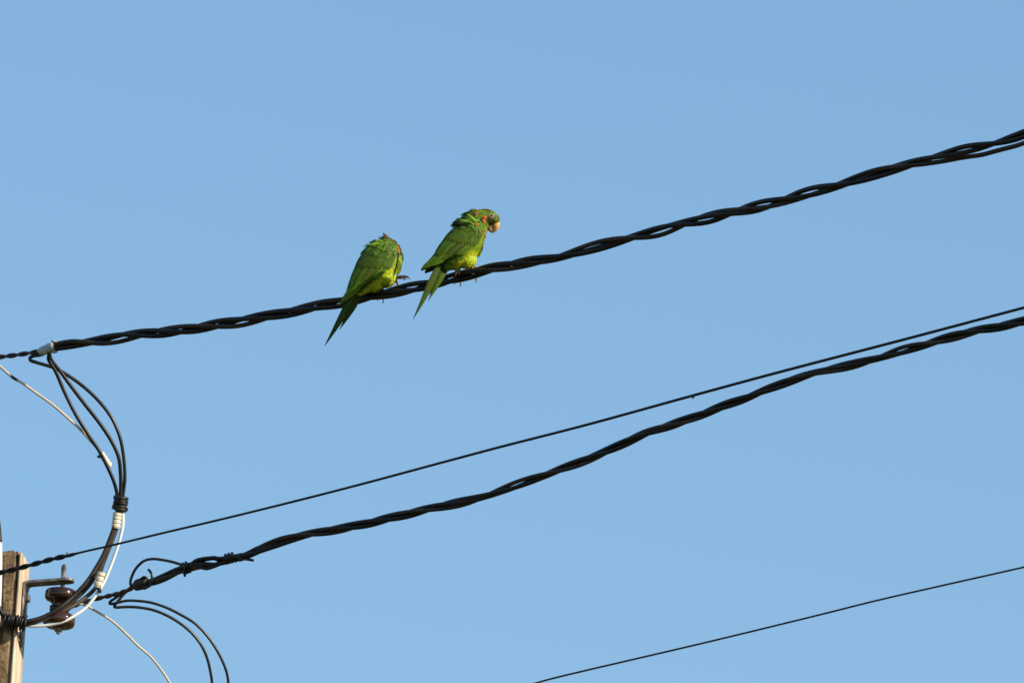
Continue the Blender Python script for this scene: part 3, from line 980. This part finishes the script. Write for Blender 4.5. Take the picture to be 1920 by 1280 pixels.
    # ruffled long feathers
    for (x0, y0, x1, y1, hw, wo, cn) in B['ruff']:
        wz = surf_w(x0, -y0)
        if wz is None: continue
        a = np.array((x0, -y0, wz - .5 + wo * (.3 if wo < 9 else .75))); b = np.array((x1, -y1, (surf_w(x1, -y1, wz - 6) or wz) * .6 + wz * .4 + wo))
        mid = (a + b) / 2 + np.array((0, 1.0, .8))
        d = (b - a) / np.linalg.norm(b - a)
        n = np.array((0, .25, 1.0)); n -= d * np.dot(n, d); n /= np.linalg.norm(n)
        sd = np.cross(n, d)
        c = jit({'g': GREEN, 'd': DGREEN * .35, 'b': np.array((.09, .08, .02)), 'l': LGREEN * 1.35, 'y': YGREEN, 'o': ORANGE, 'r': RED}[cn], rnd, .15)
        path = [a * (1 - t) ** 2 + mid * 2 * t * (1 - t) + b * t * t for t in np.linspace(0, 1, 6)]
        fb.add(path, [sd] * 6, [n] * 6, [hw * .6, hw, hw, hw * .85, hw * .5, hw * .08], hw * .25, c, c * 1.2)
    # red specks
    for (x, y, r) in B['red']:
        wz = surf_w(x, -y)
        if wz is None: continue
        for k in range(max(2, int(r * 1.4))):
            xx, yy = x + rnd.uniform(-r, r) * .55, y + rnd.uniform(-r, r) * .55
            h = tree.ray_cast(Vector((xx, -yy, 200)), Vector((0, 0, -1)))
            if h[0] is None: continue
            p = np.array(h[0]); n = np.array(h[1])
            f, t, q = info(p)
            d = -t - n * np.dot(-t, n); d /= np.linalg.norm(d) + 1e-9
            sd = np.cross(n, d)
            L = r * rnd.uniform(.9, 1.3)
            path = [p + d * (L * (kk / 3 - .4)) + n * (B.get('redlift', 1.3) + .3 * kk) for kk in range(4)]
            c = jit(RED if rnd.random() < B.get('redp', .65) else ORANGE, rnd, .2)
            hw = r * .30
            fb.add(path, [sd] * 4, [n] * 4, [hw * .6, hw, hw * .9, hw * .2], .2, c, c)
    pl = mesh_obj('plumage', [W(v) for v in fb.V], fb.F, M['feather'], body, True, fb.C)
    pl['kind'] = 'stuff'
    # ---- tail
    for (x0, y0, w0, x1, y1, w1, hw, cc) in B['tail']:
        fb = Feathers()
        a = np.array((x0, -y0, w0)); b = np.array((x1, -y1, w1))
        d = (b - a) / np.linalg.norm(b - a)
        n = np.array(B['tail_n'], dtype=float); n -= d * np.dot(n, d); n /= np.linalg.norm(n)
        sd = np.cross(n, d)
        m = 14
        path, prof = [], []
        for k in range(m):
            f = k / (m - 1)
            path.append(a + (b - a) * f + n * (2.2 * math.sin(f * math.pi)))
            wv = .7 + .3 * min(1, f / .2)
            if f > .3: wv *= (1 - ((f - .3) / .7) ** 1.25) * .96 + .04
            prof.append(hw * wv)
        c = jit(cc * .66, rnd, .1)
        fb.add(path, [sd] * m, [n] * m, prof, 1.6, c, c * .6, None, 5)
        # underside sheet gives the vane its thickness
        fb.add([p - n * .9 for p in path], [sd] * m, [n] * m, [q * .96 for q in prof], 1.1, c * .8, c * .7, None, 5)
        mesh_obj('tail_feather', [W(v) for v in fb.V], fb.F, M['feather'], root, True, fb.C)
    # ---- beak
    def horn(name, st, mat, parent, wf=.8):
        c = catmull([np.array(q, dtype=float) for q in st], 6)
        pts = [Vector((q[0], -q[1], q[2])) for q in c]
        V, F = sweep(pts, [q[3] for q in c], 14, True, wf, 1.0, ref=(0, 0, 1))
        return mesh_obj(name, [W(v) for v in V], F, mat, parent)
    bk = horn('beak', B['beak'], M['beak'], root)
    horn('lower_mandible', B['mandible'], M['beak_dark'], bk)
    # ---- eyes (both sides of the head)
    for back in (False, True):
        ex, ey, er = B['eye']
        w0 = surf_w(ex, -ey, None, back)
        if w0 is None: continue
        z = 1 if not back else -1
        h = tree.ray_cast(Vector((ex, -ey, 200 * z)), Vector((0, 0, -z)))
        n = Vector(h[1]); c = Vector((ex, -ey, w0))
        n = (n + Vector((0, 0, z)) * .6).normalized()
        prof = [(er, -er * .2), (er * .98, er * .25), (er * .85, er * .55), (er * .6, er * .8), (er * .3, er * .95), (er * .04, er)]
        V, F = lathe(prof, c + n * .6, n, 16)
        eye = mesh_obj('eye', [W(v) for v in V], F, M['eye'], root)
        prof = [(er * 1.0, .55), (er * 1.08, 1.15), (er * 1.25, 1.2), (er * 1.42, .8), (er * 1.5, .0), (er * 1.48, -1)]
        V, F = lathe(prof, c + n * .9, n, 20)
        # drawn out to the lower corners
        V = [Vector((v.x + (v.x - ex) * .06, v.y + (v.y + ey) * .06, v.z)) for v in V]
        mesh_obj('eye_ring', [W(v) for v in V], F[:-2], M['ring'], eye)
    # ---- feet
    for ft in B['feet']:
        parts = []
        for (pts, r0, r1) in ft['skin']:
            c = catmull([(p[0], -p[1], p[2]) for p in pts], 6)
            m = len(c)
            rr = [r0 + (r1 - r0) * k / (m - 1) + (.25 * math.sin(k * 1.9)) for k in range(m)]
            parts.append(sweep([Vector(tuple(p)) for p in c], rr, 8))
        V, F = merge(parts)
        fo = mesh_obj(ft.get('name', 'foot'), [W(v) for v in V], F, M['skin'] if not ft.get('dark') else M['skin_dark'], root)
        for pts in ft['claws']:
            c = catmull([(p[0], -p[1], p[2]) for p in pts], 5)
            m = len(c)
            V, F = sweep([Vector(tuple(p)) for p in c], [1.35 * (1 - k / (m - 1)) + .2 for k in range(m)], 7)
            mesh_obj('claw', [W(v) for v in V], F, M['claw'], fo)
    return root

def grip(x, yc, R=11.5, lean=4.0, top=None):
    """a foot closed round the cable at x: two toes over the near side, two over the far side"""
    skin, claws = [], []
    ty = yc - R
    skin.append([[(x - 3, ty - 12, -2), (x - 1, ty - 5, -1), (x, ty - 1, 0)], 3.4, 3.0])
    for dx, sg, span in ((-3.0, 1, 40), (3.0, 1, 30), (-4, -1, 100), (5, -1, 148)):
        pts = []
        for k in range(6):
            a = math.radians(span * k / 5)
            rr = R + 1.6
            pts.append((x + dx * (.4 + .6 * k / 5) + lean * k / 5 * .3, yc - rr * math.cos(a), sg * rr * math.sin(a)))
        skin.append([pts, 3.5, 2.7 if sg > 0 else 1.7])
        e = pts[-1]
        a0 = math.radians(span)
        cl = []
        for k in range(4):
            a = a0 + math.radians(14 * k)
            rr = R + 1.8 + (1.2 if k == 1 else 1.6 if k == 2 else 1.0 if k == 3 else 0)
            cl.append((e[0] - 1.0 * k, yc - rr * math.cos(a) + (.6 * k if sg < 0 else 0), sg * rr * math.sin(a)))
        claws.append(cl)
    return {'skin': skin, 'claws': claws}

def col_right(p, f, q, rnd):
    x, y = p[0], -p[1]
    if f > .60:                                   # head
        c = GREEN * .8 + OLIVE * .35 if rnd.random() < .7 else DGREEN
        if math.hypot(x - 904, y - 400) < 9: c = c * .7 + YGREEN * .35
        if x > 926 and y < 412: c = c * .7 + YGREEN * .25
        d = math.hypot(x - 927, y - 416)
        if d < 13: c = c * .55 + np.array((.09, .08, .015)) * .45
        if math.hypot(x - 919, y - 412) < 7: c = c * .62
        if y > 421 and x > 903: c = YGREEN * .75
        return c
    if q > .28: 
        t = min(1, (q - .28) / .35)
        under = YELL * .75 + YGREEN * .25
        if y < 474: under = under * max(0, (y - 464) / 10) + (YGREEN * .55 + GREEN * .4) * (1 - max(0, (y - 464) / 10))
        if x < 856: under = YGREEN * .6
        return GREEN * (1 - t) + under * t
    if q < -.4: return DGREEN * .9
    return GREEN

def near_right(p):
    return math.hypot(p[0] - 930, -p[1] - 416) < 12 or math.hypot(p[0] - 921, -p[1] - 404.7) < 7

ruffR = []
rr = random.Random(21)
for k in range(46):                               # loose neck feathers lying over the shoulder
    t = rr.random()
    x0 = 880 + 26 * t + rr.uniform(-3, 3); y0 = 395 + 32 * t + rr.uniform(-3, 3)
    L = rr.uniform(13, 22); a = math.radians(rr.uniform(150, 172) - 6 * (1 - t))
    ruffR.append((x0, y0, x0 + L * math.cos(a), y0 + L * math.sin(a) * (.2 + .65 * (1 - t)), rr.uniform(1.3, 2.1), rr.uniform(1.5, 4), rr.choice('gglldy')))
for k in range(16):
    x0 = 852 + rr.uniform(-12, 14); y0 = 424 + (852 - x0) * .75 + rr.uniform(-3, 3)
    ruffR.append((x0, y0, x0 - rr.uniform(9, 15), y0 + rr.uniform(0, 5), rr.uniform(1.5, 2.4), rr.uniform(-2, 1), rr.choice('ddg')))
for k in range(12):
    x0 = 886 + rr.uniform(-6, 8); y0 = 393 + (886 - x0) * .7 + rr.uniform(0, 3)
    ruffR.append((x0, y0, x0 - rr.uniform(6, 9), y0 - rr.uniform(-3, 2), rr.uniform(1.0, 1.6), rr.uniform(-4, 0), rr.choice('dgg')))
for k in range(14):                               # breast streaks
    y0 = 442 + rr.uniform(0, 36); x0 = 903 - abs(y0 - 455) * .12 + rr.uniform(-3, 3)
    ruffR.append((x0, y0, x0 - rr.uniform(1, 6), y0 + rr.uniform(11, 17), rr.uniform(1.5, 2.4), rr.uniform(-1, 2), rr.choice('yydg')))

for q in ((898,428,872,409,'l'),(902,432,878,414,'l'),(894,424,864,409,'g'),(888,419,860,411,'l'),(905,431,886,413,'y'),(900,430,868,413,'d'),(892,425,852,416,'d'),(888,424,849,418,'d'),(884,421,846,421,'d'),(880,420,843,424,'d'),(898,421,876,403,'l'),(903,426,882,408,'g'),(896,415,874,400,'l')):  # dark ones paint the shaded gap between nape and shoulder
    ruffR.append((q[0], q[1], q[2], q[3], 2.2 if q[4] == 'd' else 1.4, 14.5 if q[4] != 'd' else 12, q[4]))
ycR1, ycR2 = YUP(887), YUP(858)
BIRD_R = dict(
    seed=11, perch=(870, YUP(870) - 12), count=3600, head_from=.56,
    label='green parakeet with visible head, cream beak and red cheek flecks, perched on the twisted cable',
    spine=[(840,499,12,9,10),(850,487,8,18,19),(862,474,3,26,26),(874,457,-3,29.5,29),(886,438,-8,25,26),(896,422,-11,19.5,20),(904,411,-13,18.5,17.5),(914,408,-13,15.5,15.5),(925,411,-13,11.5,11.5),(931,413,-13,6.5,7.5)],
    bulges=[(890,407,-13,15,16),(880,413,-11,13,17),(868,421,-9,13,18),(876,486,2,17.5,20),(898,452,-8,10,20),(858,494,4,12,13),(909,421,-13,9.5,11)],
    colour=col_right, near_face=near_right,
    wing_top=[(889,411),(870,416),(849,430),(830,452),(812,478),(789,504)],
    wing_bot=[(900,417),(904,437),(889,461),(856,480),(825,497),(790,508)],
    wing_s=[0, .2, .4, .6, .8, 1], wing_wt=[2, 4, 6, 12, 20, 27], wing_wb=[6, 12, 16, 20, 24, 28], wing_bulge=[4, 12, 15, 12, 6, 1], wing_mid=[-12, -8, -3, 5, 13, 19], far_shift=(7, 5),
    wing_red=[(893, 424.5, 3.0)],
    red=[(893.5,394,3.2),(893,401.5,3.6),(914.5,394,3),(910,408,4.8),(907,414,3.6),(912,420,2.4),(908,434,3.2),(909.5,442,3.4),(908,448,3),(900,391.5,2)],
    ruff=ruffR,
    tail_n=(.45, .1, 1.0),
    tail=[(838,498,10,815,548,22,6,DGREEN),(839,498,12,803,564,27,6.2,GREEN*1.3),(832,498,15,806,553,25,6.0,DGREEN*1.1),(828,498,17,780,590,37,5.4,GREEN*.8),(824,498,19.5,775.5,598,42,7.4,GREEN*.85)],
    beak=[(921,413,-13,8.2),(926,416,-13,9.6),(929,420.5,-13,8.6),(929.3,426,-13,6.8),(927,430.8,-13,4.6),(924,434.6,-13,2.4),(921.8,437.2,-13,.5)],
    mandible=[(913,420,-13,8.5),(917,425.5,-13,7.6),(919.5,430,-13,5.6),(920.5,433.5,-13,3.4),(919.5,435.5,-13,1.2)],
    eye=(921, 404.8, 2.5),
    feet=[grip(887, ycR1), grip(858, ycR2)],
)
build_parakeet(BIRD_R)

def col_left(p, f, q, rnd):
    x, y = p[0], -p[1]
    if x > 733 and y < 478: return np.array((.10, .10, .022)) if rnd.random() < .6 else OLIVE
    if p[2] > -24 and x > 741 and y < 515: return YGREEN * .8 if y < 495 else YELL * .6 + YGREEN * .3
    if f > .72 and p[2] < -15: return GREEN * .9
    if q > .15:
        t = min(1, (q - .15) / .3)
        under = YELL * .8 + YGREEN * .2
        if y < 500: under = YGREEN * .75 + GREEN * .25
        if y < 470: under = OLIVE
        return GREEN * (1 - t) + under * t
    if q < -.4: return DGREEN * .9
    return GREEN * .95

ruffL = []
rr = random.Random(33)
for k in range(36):
    x0 = 700 + rr.uniform(-10, 34); y0 = 457 - (x0 - 700) * .08 + rr.uniform(-3, 6)
    a = math.radians(rr.uniform(178, 205))
    L = rr.uniform(11, 18)
    ruffL.append((x0, y0, x0 + L * math.cos(a), y0 + L * math.sin(a) * .45 , rr.uniform(1.3, 2.0), rr.uniform(3, 8), rr.choice('gldgdg')))
ruffL += [(747,474,742,508,1.8,9,'d'),(746,484,740,516,1.9,8,'d'),(745,492,737,522,1.6,7,'d'),(749,470,747,500,1.6,9,'y'),(751,480,747,512,1.8,8,'y'),(738,455,745,468,2.0,9,'b'),(733,452,742,462,2.0,9,'b'),(728,450,738,456,2.0,9,'b'),(741,458,748,474,1.8,9,'o'),(716,453,702,452,1.6,11,'l'),(712,456,696,456,1.5,11,'l'),(722,454,706,450,1.6,11,'l'),(708,458,690,460,1.5,11,'l'),(726,455,713,448,1.7,10,'d'),(729,455,718.5,436,4.8,-3,'b'),(733,456,724,441,4.0,-3,'b'),(738,459,730,445,4.2,-3,'b'),(727,452,714,442,2.6,-4,'d'),(722,452,709,444,2.4,-2,'d'),(741,461,736,449,4.0,-4,'b'),(745,466,741,453,3.6,-4,'b'),(712,453,698,450,2.2,0,'d'),(746,468,741,453,3.0,-6,'g')]  # dark feathers put the shade of wing groove and raised nape into colour
for k in range(34):                               # breast streaks, dark ones along the wing bend
    y0 = 464 + rr.uniform(0, 46); x0 = 750 + rr.uniform(-3, 3) - max(0, y0 - 485) * .18
    ruffL.append((x0, y0, x0 + rr.uniform(-5, 1), y0 + rr.uniform(10, 17), rr.uniform(1.4, 2.4), rr.uniform(-1, 2), rr.choice('yygydl')))

yl1, yl2 = YUP(713), YUP(748)
BIRD_L = dict(
    seed=5, perch=(705, YUP(705) - 12), count=3600, head_from=.80,
    label='green parakeet with its head tucked out of sight and one foot raised, on the cable',
    spine=[(676,546,12,8,9),(688,533,9,15,16),(701,518,4,25,25),(712,501,-2,32,29),(718,484,-8,33,29),(723,470,-14,22,24),(731,468,-22,17,18),(738,478,-32,15,16),(738,490,-38,16,16),(733,502,-42,14,14),(727,510,-43,9,9)],
    bulges=[(723,519,0,20,22),(704,531,6,16,17),(738,490,-10,15,20),(727,464,-12,15,20)],
    colour=col_left, near_face=lambda p: False,
    wing_top=[(730,452),(702,457),(678,478),(663,508),(651,543),(636,571)],
    wing_bot=[(741,459),(743,480),(727,504),(696,527),(667,551),(638,574)],
    wing_s=[0, .2, .4, .6, .8, 1], wing_wt=[0, 4, 6, 12, 20, 27], wing_wb=[4, 12, 16, 20, 24, 28], wing_bulge=[4, 12, 16, 12, 6, 1], wing_mid=[-14, -8, -2, 5, 13, 20], far_shift=(5, 3),
    wing_red=[],
    red=[(744,464,3.4),(745.5,474,2.6),(738,453.5,2.5)], redp=.3, redlift=4.5,
    ruff=ruffL,
    tail_n=(.45, .1, 1.0),
    tail=[(676,553,10,651,590,20,6,DGREEN),(674,553,13,637,618,27,6.6,DGREEN*1.15),(670,552,15,640,605,25,6.3,DGREEN),(667,552,17,613,642,34,5.6,DGREEN*1.2),(664,553,19.5,609,649,38,7.6,DGREEN*1.25)],  # other bird's cast shadow put into these darker tail greens
    beak=[(724,510,-43,7),(718,514,-42,6.5),(715,519,-41,4.5),(716,524,-41,2.5),(718,527,-41,.6)],
    mandible=[(725,516,-43,5),(722,520,-43,3.6),(721,524,-43,1)],
    eye=(731, 500, 3.1),
    feet=[grip(713, yl1),
          {'name': 'leg', 'skin': [[[(738,519,2),(741,523,4),(744,530,5),(748,537,3)], 2.6, 1.9]], 'claws': []},
          {'dark': True, 'skin': [[[(741,523,4),(748,519,6),(754,518.5,8)], 3.2, 2.4], [[(754,518.5,8),(759,517.5,9),(764,519,10)], 2.0, 1.5], [[(753,519.5,8),(757,521,11),(758,523,12)], 2.0, 1.4], [[(752,519,6),(757,519,3),(761,521,1)], 2.0, 1.4], [[(747,520,6),(750,522,10),(755,521,11)], 1.9, 1.3]],
           'claws': [[(764,519,10),(767,520.5,10),(768,523,10),(767.5,525.5,9.5)], [(758,523,12),(758.5,525,12),(757,526,12)], [(761,521,1),(763,522.5,1),(763,524.5,1)], [(755,521,11),(757.5,522.5,12),(757.5,524.5,12)]]}],
)
build_parakeet(BIRD_L)
